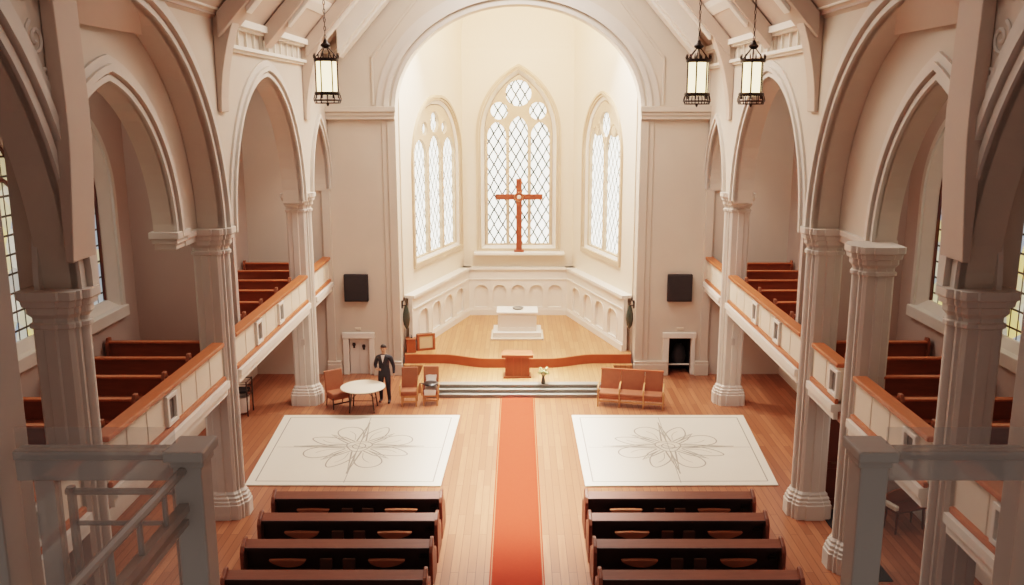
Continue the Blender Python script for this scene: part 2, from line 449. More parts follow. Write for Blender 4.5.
# --- doors in the chancel wall
dl = struct(MB().box(-5.85, -5.17, CW + .06, CW + .11, 0, 1.29).build('door_1', 'door'))
fr = MB()
fr.box(-6.06, -5.86, CW - .08, CW + .1, 0, 1.36); fr.box(-5.16, -4.98, CW - .08, CW + .1, 0, 1.36); fr.box(-6.08, -4.96, CW - .1, CW + .1, 1.30, 1.5)
fr.build('door_frame', 'trim', dl, bevel=.012)
MB().box(-5.52, -5.505, CW + .045, CW + .06, .02, 1.28).build('door_seam', 'stone', dl)
for xx, zz in ((-5.70, 1.06), (-5.36, 1.0)):
    b = MB(); b.lathe([(.0, -.06), (.055, -.05), (.06, 0), (.05, .05), (0, .06)], (xx, CW + .05, zz), 10); b.box(xx - .03, xx + .04, CW + .03, CW + .05, zz - .13, zz - .05)
    b.build('door_plaque', 'black', dl)
fr = MB()
fr.box(5.02, 5.23, CW - .08, CW + .1, 0, 1.36); fr.box(6.01, 6.14, CW - .08, CW + .1, 0, 1.36); fr.box(5.0, 6.16, CW - .1, CW + .1, 1.31, 1.5)
dr = struct(fr.build('door_2', 'trim', bevel=.012))
MB().box(5.24, 6.0, CW + .68, CW + .72, 0, 1.32).build('doorway_shade_back', 'void', dr)  # dark sheets here and below paint the gloom behind the doorway
MB().box(5.235, 5.25, CW + .1, CW + .7, 0, 1.3).build('doorway_shade_lining', 'void', dr)
MB().box(5.985, 6.005, CW + .1, CW + .7, 0, 1.3).build('doorway_shade_lining', 'void', dr)
MB().box(5.25, 5.98, CW + .1, CW + .7, 1.27, 1.3).build('doorway_shade_lining', 'void', dr)
MB().box(5.26, 5.98, CW + .1, CW + .16, .30, .34).build('pale_shelf', 'trim', dr)
b = MB(); b.lathe([(.0, .34), (.2, .36), (.26, .55), (.2, .85), (.1, 1.0), (0, 1.02)], (5.65, CW + .38, 0), 14); b.build('dark_drape', 'black', dr, smooth=True)
for x0, x1, nm, wh in ((-5.63, -5.43, 'sign', 'left white door'), (5.48, 5.72, 'sign', 'dark right doorway')):
    o = MB().box(x0, x1, CW - .03, CW, 1.6, 1.68).build(nm, 'panel', bevel=.008)
    tag(o, 'tiny pale blank plaque on the wall above the ' + wh, 'sign', 'plaques over the doors')

# --- apse: angled walls, vault, platform
AP = [(-4.0, 30.9), (-2.25, 36.8), (2.25, 36.8), (4.0, 30.9)]
ATOP = 11.4
def wallmap(p, q):
    e = Vector((q[0] - p[0], q[1] - p[1])); L = e.length; e /= L
    nrm = Vector((-e.y, e.x))                 # outward (left of travel)
    return (lambda u, z, d: (p[0] + e.x * u + nrm.x * d, p[1] + e.y * u + nrm.y * d, z)), L
segs = [(AP[0], AP[1]), (AP[1], AP[2]), (AP[3], AP[2])]
# window: centre, half, sill, spring, rise, lights
WN = [(3.42, 2.15, 3.72, 7.2, 2.0, 3), (2.27, 1.36, 3.5, 8.05, 2.35, 3), (3.05, 1.62, 3.75, 7.45, 1.9, 2)]
nm = ['wall_apse_left', 'wall_apse_back', 'wall_apse_right']
for k, ((p, q), W) in enumerate(zip(segs, WN)):
    f0, L = wallmap(p, q)
    f = f0 if k < 2 else (lambda u, z, d, g=f0: g(u, z, -d))
    c, h, z0, zs, ri, nl = W
    hole = win_off(c, h, z0, zs, ri, .22, .12)
    struct(MB().plate(f, [(0, .4), (L, .4), (L, ATOP), (0, ATOP)], [hole], 0, .5).build(nm[k], 'apse'))
    dep = .30 if k == 1 else .12
    w = struct(MB().loft([[f(u, z, d) for u, z in win_off(c, h, z0, zs, ri, o, oz)] for o, oz, d in ((.22, .12, 0.0), (.04, .0, dep - .05), (0, 0, dep + .1))], cap=False).build('window_%d' % (5 + k), 'trim'))
    fr = MB()
    for o0, o1, d0, d1 in ((.17, .23, -.05, .05), (.26, .36, -.08, .0)):
        fr.band(f, win_off(c, h, z0, zs, ri, o0, .1), win_off(c, h, z0, zs, ri, o1, .1), d0, d1)
    fr.plate(f, [(c - h - .36, z0 - .28), (c + h + .36, z0 - .28), (c + h + .36, z0 - .1), (c - h - .36, z0 - .1)], (), -.08, .02)
    fr.build('window_frame', 'tracery', w, smooth=True)
    sl = MB(); sl.prism([f(c - h - .2, z0 - .12, -.02), f(c - h - .2, z0 - .12, dep + .08), f(c - h - .2, z0 + .02, dep + .08)], Vector(f(c + h + .2, 0, 0)) - Vector(f(c - h - .2, 0, 0)))
    sl.build('window_sill', 'marble', w)
    # stone tracery pierced by lights and roundels
    mul = .13 * h / 1.36; lw = (2 * h - .10 * 2 - mul * (nl - 1)) / nl / 2
    holes = []
    apex = zs + ri
    for i in range(nl):
        cc = c - h + .10 + lw + i * (2 * lw + mul)
        top = zs - .1 + (.22 if (nl == 3 and i == 1) else 0)
        lr = lw * 1.55
        if nl == 2: top = zs - .05
        if k == 0: top = 7.3 + (.1 if i == 1 else 0); lr = .7
        holes.append(win(cc, lw, z0 + .06, top, lr, 8))
    if k == 0:
        holes.append(circle(c, apex - .62, .40))
        for q in (-1, 1): holes.append(circle(c + q * .98, 8.36, .25))
    elif nl == 3:
        r = h * .38
        holes.append(circle(c, apex - r * 1.42, r))
        for q in (-1, 1): holes.append(circle(c + q * h * .575, zs + ri * .39, h * .255))
    else:
        r = h * .3
        holes.append(circle(c, apex - r * 1.75, r))
        for q in (-1, 1): holes.append(circle(c + q * h * .50, zs + ri * .43, h * .13))
    MB().plate(f, win_off(c, h, z0, zs, ri, .01), holes, dep - .03, dep + .09).build('tracery', 'tracery', w)
    g = MB().plate(lambda u, z, d: (u, d, z), win_off(c, h, z0, zs, ri, .02), (), 0, .02).build('glass', 'lead_d', w)
    a = Vector(f(0, 0, dep + .1)); ex = Vector(f(1, 0, dep + .1)) - a; ey = Vector(f(0, 0, dep + 1.1)) - a
    g.matrix_local = Matrix(((ex.x, ey.x, 0, a.x), (ex.y, ey.y, 0, a.y), (0, 0, 1, 0), (0, 0, 0, 1)))
# vault over the apse
def ring(kx, ky, z):
    pts = []
    for (p, q) in ((AP[0], AP[1]), (AP[1], AP[2]), (AP[2], AP[3])):
        for i in range(8):
            t_ = i / 8
            pts.append((p[0] + (q[0] - p[0]) * t_, p[1] + (q[1] - p[1]) * t_))
    pts.append(AP[3])
    return [(x * kx, 30.9 + (y - 30.9) * ky, z) for x, y in pts]
loops = [ring(1, 1, ATOP - .02)] + [ring(max(.02, cos(PI / 2 * i / 12)), max(.02, cos(PI / 2 * i / 12)), ATOP - .02 + 3.6 * sin(PI / 2 * i / 12)) for i in range(1, 13)]
struct(MB().loft(loops, close=False).build('ceiling_apse', 'apse', smooth=True))

# wainscot with arched recesses and a ledge on top
for k, (p, q) in enumerate(segs):
    f0, L = wallmap(p, q)
    f = f0 if k < 2 else (lambda u, z, d, g=f0: g(u, z, -d))
    z0, z1 = .64, 2.56
    n = 5 if k == 1 else 4
    hl = []
    st = .76 if k == 1 else (L - 1.1) / n
    o_ = (L - 3.8) / 2 if k == 1 else .4
    for i in range(n):
        cc = o_ + st * (i + .5)
        hl.append(win(cc, .275 if k == 1 else .42, .98, 1.66, .26 if k == 1 else .3, 8))
    w = MB()
    a, b = (.0, L) if k != 1 else (-.05, L + .05)
    w.plate(f, [(a, z0), (b, z0), (b, z1), (a, z1)], hl, -.30, -.22)
    w.plate(f, [(a, z0), (b, z0), (b, z1), (a, z1)], (), -.215, -.16)
    for h_ in hl:
        cx = sum(u for u, _ in h_) / len(h_); cz = sum(v for _, v in h_) / len(h_)
        w.band(f, h_ + h_[:1], [(cx + (u - cx) * 1.14, cz + (v - cz) * 1.07) for u, v in h_ + h_[:1]], -.315, -.29)
    w.plate(f, [(a, z0), (b, z0), (b, z0 + .24), (a, z0 + .24)], (), -.35, -.3)
    for zz in (z0 + .24, z1 - .42):
        w.plate(f, [(a + .1, zz), (b - .1, zz), (b - .1, zz + .05), (a + .1, zz + .05)], (), -.33, -.3)
    w.plate(f, [(a - .3 * (k == 1), z1), (b + .3 * (k == 1), z1), (b + .3 * (k == 1), z1 + .1), (a - .3 * (k == 1), z1 + .1)], (), -.38, .1)
    struct(w.build('trim_%d' % (9 + k), 'trim', bevel=.0))

# platforms
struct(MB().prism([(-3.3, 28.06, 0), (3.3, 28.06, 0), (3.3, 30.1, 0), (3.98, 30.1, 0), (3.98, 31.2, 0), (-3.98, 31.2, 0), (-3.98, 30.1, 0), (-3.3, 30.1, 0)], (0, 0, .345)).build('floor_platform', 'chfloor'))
front = []
N = 40
for i in range(N + 1):
    x = -3.96 + 7.92 * i / N
    a = abs(x)
    y = 30.42 - .55 * (0.5 + .5 * cos(PI * min(1, max(0, (a - 1.0)) / 1.7)))
    front.append((x, y))
loop = [(x, y, .345) for x, y in front] + [(4.03, 31.0, .345), (2.3, 36.9, .345), (-2.3, 36.9, .345), (-4.03, 31.0, .345)]
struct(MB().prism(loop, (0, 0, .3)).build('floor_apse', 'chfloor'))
struct(MB().band(lambda u, v, d: (u, v, d), [(x, y - .07) for x, y in front], [(x, y + .02) for x, y in front], .345, .66).build('trim_12', 'edge'))
for i in range(3):
    y = 27.58 + .17 * i
    z = .115 * (i + 1)
    o = struct(MB().box(-2.95, 2.95, y, 28.1, z - .115, z - .022).build('floor_step_%d' % (i + 1), 'riser'))
    MB().box(-2.97, 2.97, y - .03, y + .3 if i < 2 else 28.2, z - .022, z + .001).build('tread', 'step', o)

# --- roof
for s, side in ((-1, 'left'), (1, 'right')):
    pr = [(s * 6.75, EAVE - .55 * SLOPE), (0, EAVE + 6.2 * SLOPE), (0, EAVE + 6.2 * SLOPE + .2), (s * 6.75, EAVE - .55 * SLOPE + .2)]
    struct(MB().prism([(x, 2, z) for x, z in pr], (0, CW - 2, 0)).build('ceiling_%s_roof' % side, 'ceil'))
    p = MB()
    for dx in (.75, 1.9, 3.2, 4.6):
        x0 = s * (6.2 - dx); z0 = EAVE + dx * SLOPE
        p.prism([(x0 + s * .14, 12, z0 - .16 - .02), (x0 - s * .04, 12, z0 - .16 + .16), (x0 - s * .16, 12, z0 + .2), (x0 + s * .1, 12, z0 + .0)], (0, CW - 12.3, 0))
    struct(p.build('trim_%d' % (13 if s < 0 else 14), 'trim'))

def truss(yc, tip, wy, label, rw=.5, deep=.55, brackets=True):
    t = thing('roof_truss', label, 'roof truss', (0, yc, 0), group='roof trusses')
    for s in (-1, 1):
        # principal rafter with stepped soffit
        def slab(y0, y1, a, b, x0=6.15):
            pts = [(x0, EAVE + (6.2 - x0) * SLOPE - a), (0, EAVE + 6.2 * SLOPE - a), (0, EAVE + 6.2 * SLOPE - b), (x0 - .0, EAVE + (6.2 - x0) * SLOPE - b)]
            return MB().prism([(s * x, y0, z) for x, z in pts], (0, y1 - y0, 0))
        slab(-rw, rw, .05, deep, 5.6 if not brackets else 6.15).build('rafter', 'ceil' if brackets else 'trim', t, bevel=.02)  # broad pair gets the paler trim: light from below put into the colour
        slab(-rw * .5, rw * .5, deep - .01, deep + .12, 5.6).build('soffit_rib', 'trim', t, bevel=.02)
        if brackets:
            L = []
            z = tip; zt = tip
            n = 14
            zmax = 13.0 if tip < 10 else 12.6
            for i in range(n + 1):
                zz = tip + (zmax - tip) * i / n
                x = 6.25 - .04 - (.50 * ((zz - tip) / 2.24) ** 1.9 if tip > 8 else (.03 + .11 * min(1, (zz - tip) / 1.6) - .05 * max(0, (zz - 9.2) / 2)))
                if zz > EAVE + (6.2 - x) * SLOPE + .08: break
                L.append((x, zz))
            top = L[-1]
            L2 = L + [(6.29, top[1] if tip < 8 else min(top[1], EAVE - .1)), (6.29, tip)]
            MB().prism([(s * x, -wy, z) for x, z in L2], (0, 2 * wy, 0)).build('bracket', 'ceil', t, bevel=.015)
            if not 8.9 < tip < 9.5: continue
            # raised leaf ornament on the face towards the rear
            zc = tip + 1.9
            o = MB()
            for k in range(3):
                zz = zc + k * .22
                xm = 6.0 - .06 * k
                o.prism([(s * (xm + .03), -wy - .03, zz), (s * (xm - .12), -wy - .03, zz + .16), (s * (xm + .01), -wy - .03, zz + .2), (s * (xm + .1), -wy - .03, zz + .14)], (0, .04, 0))
            o.build('leaf_ornament', 'trim', t, bevel=.01)
    return t
truss(12.68, 7.05, .34, 'pale roof truss nearest the camera, brackets ending low beside the first columns')
truss(19.5, 9.06, .24, 'pale roof truss whose pointed brackets hang above the middle columns', .4)
truss(22.9, 10.75, .2, 'pale roof truss with short brackets above the middle of the far arches', .3)
truss(27.2, 8.77, .22, 'pale roof truss with long brackets above the columns nearest the chancel', .3)
truss(29.4, 9, .2, 'broad bright rafter pair lying against the chancel wall', .62, .95, False)

# spandrel scrolls on the nearest walls
for s in (-1, 1):
    o = MB()
    for (cy, cz, r, a0) in ((11.95, 10.7, .30, 0), (12.15, 10.05, .24, 2), (11.75, 11.1, .24, 4), (12.35, 9.5, .18, 1), (12.45, 9.05, .13, 3)):
        pts = [(s * (NX - .0), cy + r * (1 - i / 26) * cos(a0 + i * .42), cz + r * (1 - i / 26) * sin(a0 + i * .42)) for i in range(24)]
        o.tube(pts, .035, 6)
    struct(o.build('trim_%d' % (15 if s < 0 else 16), 'stone', smooth=True))

# ================================================================== COLUMNS
def plan(scale=1.0, grow=0.0):
    h = .29
    P = [(-h, -h + .05), (-h + .05, -h), (-.12, -h), (-.1, -h - .03), (.06, -h - .03), (.08, -h), (h - .05, -h), (h, -h + .05), (h, -.19), (h + .05, -.18), (h + .05, -.12), (h + .01, -.11)]
    for i in range(9):
        a = -PI / 2 + PI * i / 8
        P.append((h + .01 + .12 * cos(a), .10 * sin(a)))
    Q = [(x, -y) for x, y in reversed(P[:12])]
    P = P + Q
    return [(x * scale + (grow if x > 0 else -grow), y * scale + (grow if y > 0 else -grow)) for x, y in P]
def column(label, loc, flip):
    t = thing('column', label, 'column', loc, PI if flip else 0, 'clustered nave columns')
    MB().loft([[(x, y, z) for x, y in plan(1)] for z in (.60, 6.06)]).build('shaft', 'stone', t, smooth=True)
    MB().loft([[(x, y, z) for x, y in plan(1, g)] for g, z in ((.12, 0), (.12, .34), (.10, .36), (.10, .42), (.075, .44), (.075, .5), (.04, .53), (.04, .58), (.0, .63))]).build('base', 'stone', t)
    MB().loft([[(x, y, z) for x, y in plan(1, g)] for g, z in ((.0, 6.05), (.03, 6.07), (.03, 6.13), (.0, 6.15), (.0, 6.21), (.05, 6.28), (.05, 6.37), (.09, 6.39), (.10, 6.47), (.13, 6.50), (.13, 6.62))]).build('capital', 'stone', t)
    return t
# The plan's shaft faces +x: columns on the left keep it, the right ones are turned.
CX = 6.68
base = column('white clustered column on the left, nearest of the three, stained window behind', (-CX, 12.8, 0), False)
for s, y, l in ((-1, 19.3, 'white clustered column on the left beside the mat corner, middle of the three'),
                (-1, 27.2, 'white clustered column on the left, behind the brown chair at the table'),
                (1, 12.8, 'white clustered column on the right, nearest to the camera'),
                (1, 19.3, 'white clustered column on the right with its base touching the mat corner'),
                (1, 27.2, 'white clustered column on the right, near the dark doorway')):
    dup(base, (s * CX, y, 0), l, 0 if s < 0 else PI)
dup(base, (6.78, 16.85, 0), 'white clustered column on the right between two others, behind the grey newel post', PI)

# ================================================================== GALLERIES
def balcony(s, y0, y1, niches, label):
    t = thing('balcony', label, 'balcony', (s * 6.5, (y0 + y1) / 2, 0), group='panelled gallery balconies')
    c = (y0 + y1) / 2; L = (y1 - y0) / 2
    X = lambda a, b: (min(-s * a, -s * b), max(-s * a, -s * b))       # positive = towards the nave
    f = lambda y, z, d: (-s * d, y, z)
    ys = [(-L, .06)]
    n = max(2, int((y1 - y0) / .8))
    for i in range(n + 1):
        y = -L + 2 * L * i / n
        if any(abs(y + c - q) < .3 for q in niches): continue
        if i: ys += [(y - .03, .06), (y - .012, .074)]
        if i < n: ys += [(y + .012, .074), (y + .03, .06)]
    ys.append((L, .06))
    MB().loft([[f(y, z, d) for z, d in ((3.3, -.05), (4.06, -.05), (4.06, d1), (3.3, d1))] for y, d1 in ys]).build('panel', 'panel', t)
    MB().box(*X(-.14, .14), -L, L, 4.06, 4.16).build('top_rail', 'rail', t, bevel=.025)
    MB().box(*X(-.02, .13), -L, L, 3.30, 3.40).build('lower_rail', 'rail', t, bevel=.02)
    MB().prism([f(-L, z, d) for d, z in ((-.05, 2.98), (.14, 2.98), (.14, 3.12), (.2, 3.15), (.2, 3.3), (-.05, 3.3))], (0, 2 * L, 0)).build('cornice', 'trim', t)
    for q in niches:
        fr = MB().plate(f, [(q - c - .25, 3.42), (q - c + .25, 3.42), (q - c + .25, 4.0), (q - c - .25, 4.0)],
                   [[(q - c - .16, 3.5), (q - c + .16, 3.5), (q - c + .16, 3.92), (q - c - .16, 3.92)]], .055, .13).build('niche_frame', 'trim', t, bevel=.01)
        MB().plate(f, [(q - c - .2, 3.46), (q - c + .2, 3.46), (q - c + .2, 3.96), (q - c - .2, 3.96)], (), .058, .07).build('niche_back', 'nichegrey', fr)
E0 = .42
for s, sd in ((-1, 'left'), (1, 'right')):
    balcony(s, 6.0, 12.8 - E0, [11.0], 'cream balcony front on the %s, nearest bay beneath the railing pane' % sd)
    if s < 0: balcony(s, 12.8 + E0, 19.3 - E0, [15.86], 'cream balcony front on the left between the first and middle columns')
    else:
        balcony(s, 12.8 + E0, 16.85 - E0, [13.9], 'cream balcony front on the right between the nearest column and the newel')
        balcony(s, 16.85 + E0, 19.3 - E0, [17.5], 'short cream balcony front on the right between the two close columns')
    balcony(s, 19.3 + E0, 27.2 - E0, [21.6, 23.7], 'cream balcony front on the %s with two small square niches' % sd)
    balcony(s, 27.2 + E0, CW - .02, [], 'stub of cream balcony front on the %s against the chancel wall' % sd)

GP_L = 2.3
def gallery_pew(loc, label):
    t = thing('gallery_pew', label, 'pew', loc, 0, 'gallery pews')
    h = GP_L / 2
    MB().prism([(-h, -.02, .1), (-h, .05, .1), (-h, -.03, .92), (-h, -.10, .92)], (GP_L, 0, 0)).build('backrest', 'gpew', t)
    MB().box(-h, h, -.14, .0, .90, .95).build('top_rail', 'rail', t, bevel=.015)
    MB().box(-h, h, .02, .52, .40, .46).build('seat', 'gpew', t, bevel=.015)
    for q in (-1, 1):
        MB().prism([(q * h, -.16, 0), (q * h, -.16, .9), (q * h, -.10, 1.02), (q * h, .02, 1.02), (q * h, .12, .66), (q * h, .5, .62), (q * h, .56, .52), (q * h, .56, 0)], (-q * .07, 0, 0)).build('pew_end', 'gpew', t, bevel=.012)
    MB().box(-h + .07, h - .07, -.26, -.05, .52, .55).build('book_shelf', 'gpew', t)
    return t
rows = [29.4, 27.95, 26.4, 24.9, 23.35, 21.85, 19.3, 18.0, 16.7, 15.35, 14.0, 12.7]
ordn = ['first', 'second', 'third', 'fourth', 'fifth', 'sixth']
gp = None
for s, sd in ((-1, 'left'), (1, 'right')):
    for i, y in enumerate(rows):
        lab = 'reddish wooden pew in the %s gallery, %s row from the front of its %s bay' % (sd, ordn[i % 6], 'far' if i < 6 else 'near')
        loc = (s * 7.93, y, 3.15)
        if gp is None: gp = gallery_pew(loc, lab)
        else: dup(gp, loc, lab)

# ================================================================== NAVE FURNITURE
# carpet runner and painted mats
o = MB().box(-.57, .53, 6, 27.54, 0, .02).build('carpet_runner', 'carpet')
for q in (-.535, .495): MB().box(q - .012, q + .012, 6, 27.53, .019, .0215).build('border_line', 'lectern', o)
tag(o, 'long orange red carpet runner down the central aisle to the steps', 'carpet')

def mat_thing(cs, label):
    cx = sum(p[0] for p in cs) / 4; cy = sum(p[1] for p in cs) / 4
    t = thing('floor_mat', label, 'floor mat', (cx, cy, 0), group='white mats with compass drawings')
    c = [(p[0] - cx, p[1] - cy) for p in cs]       # near-left, near-right, far-right, far-left
    MB().prism([(x, y, .004) for x, y in c], (0, 0, .03)).build('sheet', 'rug', t, bevel=.006)
    def bil(u, v):
        return (c[0][0] * (1 - u) * (1 - v) + c[1][0] * u * (1 - v) + c[2][0] * u * v + c[3][0] * (1 - u) * v,
                c[0][1] * (1 - u) * (1 - v) + c[1][1] * u * (1 - v) + c[2][1] * u * v + c[3][1] * (1 - u) * v)
    Z = .0365
    b = MB()
    for e, w in ((.045, .03),):
        for (a0, a1) in (((e, e), (1 - e, e)), ((1 - e, e), (1 - e, 1 - e)), ((1 - e, 1 - e), (e, 1 - e)), ((e, 1 - e), (e, e))):
            b.ribbon([bil(*a0), bil(*a1)], w, Z)
    for (a0, a1) in (((.06, .49), (.95, .49)), ((.5, .03), (.5, .96))):
        b.ribbon([bil(*a0), bil(*a1)], .018, Z)
    b.build('border_lines', 'ink', t)
    d = MB()
    R = 1.5; K = 1.12
    def P(r, a): return (r * K * cos(a), r * 1.05 * K * sin(a) + .02)
    def closed(fn, n, w):
        d.ribbon([fn(i / n) for i in range(n + 1)], w, Z + .0015)
    closed(lambda q: P(.30 + .03 * sin(6 * PI * q), 2 * PI * q), 40, .035)
    closed(lambda q: P(.16, 2 * PI * q), 24, .03)
    closed(lambda q: (.3 * (2 * q - 1), .1 * sin(2 * PI * q)), 20, .025)
    for k in range(4):                       # long star points, half of each drawn double
        a = k * PI / 2
        d.ribbon([P(.34, a - .35), P(.75, a - .10), P(1.55, a), P(.75, a + .10), P(.34, a + .35)], .045, Z + .001)
        d.ribbon([P(.3, a), P(1.6, a)], .035, Z + .002)
    for k in range(4):                       # short star points
        a = PI / 4 + k * PI / 2
        d.ribbon([P(.34, a - .3), P(.7, a - .12), P(1.12, a + .05), P(.68, a + .14), P(.34, a + .3)], .04, Z + .001)
        d.ribbon([P(.32, a), P(1.05, a + .04)], .02, Z + .002)
    for k in range(8):                       # round petals between the points
        a = PI / 8 + k * PI / 4
        sgn = 1 if k % 2 else -1
        L = []
        for i in range(21):
            q = i / 20
            r = .42 + .92 * sin(PI * q) ** .65
            L.append(P(r, a + (q - .5) * .80 + .06 * sgn * sin(2 * PI * q)))
        d.ribbon(L, .036, Z + .0005)
        d.ribbon([P(.45 + .6 * i / 8, a + .10 * sgn * sin(i / 8 * PI)) for i in range(9)], .018, Z)
    d.build('compass_drawing', 'ink', t)
    return t
mat_thing([(-6.74, 20.75), (-1.9, 20.7), (-1.75, 25.86), (-7.05, 25.86)], 'large white floor mat with a drawn compass flower left of the carpet')
mat_thing([(1.65, 20.7), (6.42, 20.75), (6.8, 25.86), (1.62, 25.86)], 'large white floor mat with a drawn compass flower right of the carpet')

# nave pews
PL = 3.56
def nave_pew(loc, label):
    t = thing('pew', label, 'pew', loc, 0, 'dark nave pews')
    h = PL / 2
    MB().box(-h, h, -.03, .03, .06, .9).build('backrest', 'pew', t)
    MB().prism([(-h, -.16, .85), (-h, -.16, .88), (-h, .05, .97), (-h, .05, .93)], (PL, 0, 0)).build('book_board', 'board', t, bevel=.006)
    MB().box(-h, h, -.175, -.15, .83, .89).build('board_lip', 'pew', t)
    MB().box(-h, h, .05, .5, .40, .45).build('seat', 'pew', t, bevel=.01)
    for q in (-1, 1):
        MB().prism([(q * (h + .06), -.27, 0), (q * (h + .06), -.27, .84), (q * (h + .06), -.2, .94), (q * (h + .06), -.02, 1.03), (q * (h + .06), .07, 1.03), (q * (h + .06), .13, .66), (q * (h + .06), .5, .6), (q * (h + .06), .56, .5), (q * (h + .06), .56, 0)], (-q * .07, 0, 0)).build('pew_end', 'board', t, bevel=.015)
    r = MB(); r.box(-h + .02, h - .02, -.24, -.03, .40, .42); r.box(-h + .02, h - .02, -.25, -.235, .21, .27)
    r.build('book_rack', 'pew', t)
    q = MB(); q.box(h - .22, h - .06, -.12, -.035, .6, .64); q.box(h - .2, h - .08, -.09, -.035, .66, .69)
    q.build('card_holder', 'iron', t)
    return t
def kneeler(loc, label, mir):
    pts = []
    for i in range(25):
        q = i / 24
        x = (-.36 + .72 * q) * mir
        pts.append((x, q))
    top = [(x, .12 + .012 * sin(PI * q)) for x, q in pts]
    botm = [(x, .115 - (.17 if True else 0) * (sin(PI * min(1, q * 1.0)) ** .6) * (.72 + .28 * q)) for x, q in pts]
    loop = [(x, -.05, z) for x, z in top] + [(x, -.05, z) for x, z in reversed(botm[1:-1])]
    o = MB().prism(loop, (0, .09, 0)).build('kneeler_cushion', 'kneel', bevel=.02)
    o.location = loc
    return tag(o, label, 'kneeler', 'kneelers hung on the pew backs')
def hymnal(loc, label):
    o = MB().box(-.12, .12, -.05, .0, 0, .24).build('hymnal', 'book', bevel=.006)
    MB().box(-.11, .11, -.046, -.004, .24, .245).build('pages', 'page', o)
    o.location = loc
    return tag(o, label, 'book', 'hymnals in the pew racks')
pys = [18.25, 17.2, 16.05, 14.87]
pw = kn = hy = None
kn2 = None
for s, sd in ((-1, 'left'), (1, 'right')):
    for i, y in enumerate(pys):
        xc = -3.47 if s < 0 else 3.28
        rn = ['front', 'second', 'third', 'rearmost visible'][i]
        lab = 'dark wooden pew in the %s block, %s row from the chancel' % (sd, rn)
        if pw is None: pw = nave_pew((xc, y, 0), lab)
        else: dup(pw, (xc, y, 0), lab)
        if i == 3: continue
        for q in (-1, 1):
            lab = 'tan boat-shaped kneeler on the back of the %s %s pew, %s of the books' % (rn, sd, 'left' if q < 0 else 'right')
            loc = (xc + q * .95, y - .19, .545)
            if q < 0:
                if kn is None: kn = kneeler(loc, lab, 1)
                else: dup(kn, loc, lab)
            else:
                if kn2 is None: kn2 = kneeler(loc, lab, -1)
                else: dup(kn2, loc, lab)
            lab = 'brown hymnal in the rack behind the %s %s pew, %s of the pair' % (rn, sd, 'left' if q < 0 else 'right')
            loc = (xc + q * .22, y - .14, .423)
            if hy is None: hy = hymnal(loc, lab)
            else: dup(hy, loc, lab)

# ================================================================== CHANCEL THINGS
t = thing('altar', 'white carved stone altar on a stepped plinth in the apse', 'altar', (-.03, 33.0, .64))
MB().box(-.98, .98, -.66, .72, 0, .08).build('plinth_step', 'panel', t, bevel=.01)
MB().box(-.90, .90, -.56, .65, .08, .28).build('plinth', 'marble', t, bevel=.015)
MB().box(-.72, .72, -.40, .52, .28, .94).build('body', 'marble', t, bevel=.01)
MB().box(-.77, .77, -.45, .57, .94, 1.03).build('table_slab', 'marble', t, bevel=.02)
c = MB()
for i in range(4):
    x0 = -.68 + .345 * i
    c.plate(lambda u, v, d: (u, -.42 + d, v), [(x0, .36), (x0 + .32, .36), (x0 + .32, .9), (x0, .9)], [win(x0 + .16, .11, .43, .7, .13, 6)], 0, .03)
c.build('carved_panels', 'marble', t)
o = MB().lathe([(.0, 0), (.16, 0), (.19, .015), (.21, .06), (.19, .06), (.17, .025), (0, .02)], (0, 0, 0), 24).build('altar_dish', 'step', smooth=True)
o.location = (0, 33.1, 1.67); tag(o, 'shallow pale dish lying on top of the white altar', 'dish')

t = thing('lectern', 'orange brown wooden lectern on the platform above the steps', 'lectern', (-.02, 28.85, .345))
MB().box(-.40, .40, -.19, .22, 0, .71).build('body', 'lectern', t, bevel=.01)
MB().box(-.46, .46, -.25, .28, 0, .05).build('base', 'lectern', t, bevel=.01)
MB().prism([(-.52, -.27, .69), (-.52, -.27, .79), (-.52, .28, .82), (-.52, .28, .72)], (1.04, 0, 0)).build('book_top', 'edge', t, bevel=.01)
b = MB()
for x in (-.37, -.13, .13, .37): b.box(x - .015, x + .015, -.205, -.185, .06, .66)
b.build('front_battens', 'edge', t)

t = thing('flower_vase', 'small vase of pale flowers on the platform right of the lectern', 'vase', (.82, 28.0, .345))
MB().lathe([(.0, 0), (.06, 0), (.07, .05), (.05, .16), (.035, .22), (.05, .27), (.04, .27), (0, .23)], (0, 0, 0), 16).build('vase_body', 'vase', t, smooth=True)
b = MB(); g = MB()
for i in range(9):
    a = i * 2.4; r = .05 + .02 * (i % 4)
    tip = (r * 1.9 * cos(a), r * 1.6 * sin(a), .38 + .035 * (i % 5))
    b.tube([(0, 0, .2), (tip[0] * .5, tip[1] * .5, .3), tip], .008, 5)
    for k in range(3):
        aa = a + k * 2; q = Vector((tip[0] * .7, tip[1] * .7, .30 + .05 * k))
        e = Vector((cos(aa), sin(aa), .3)) * .17; n_ = Vector((-sin(aa), cos(aa), 0)) * .045
        b.face([q, q + e * .5 + n_, q + e, q + e * .5 - n_])
    g.lathe([(0, -.03), (.035, -.01), (.045, .015), (.02, .04), (0, .03)], tip, 8)
b.build('leaves', 'leaf', t); g.build('blossoms', 'petal', t, smooth=True)

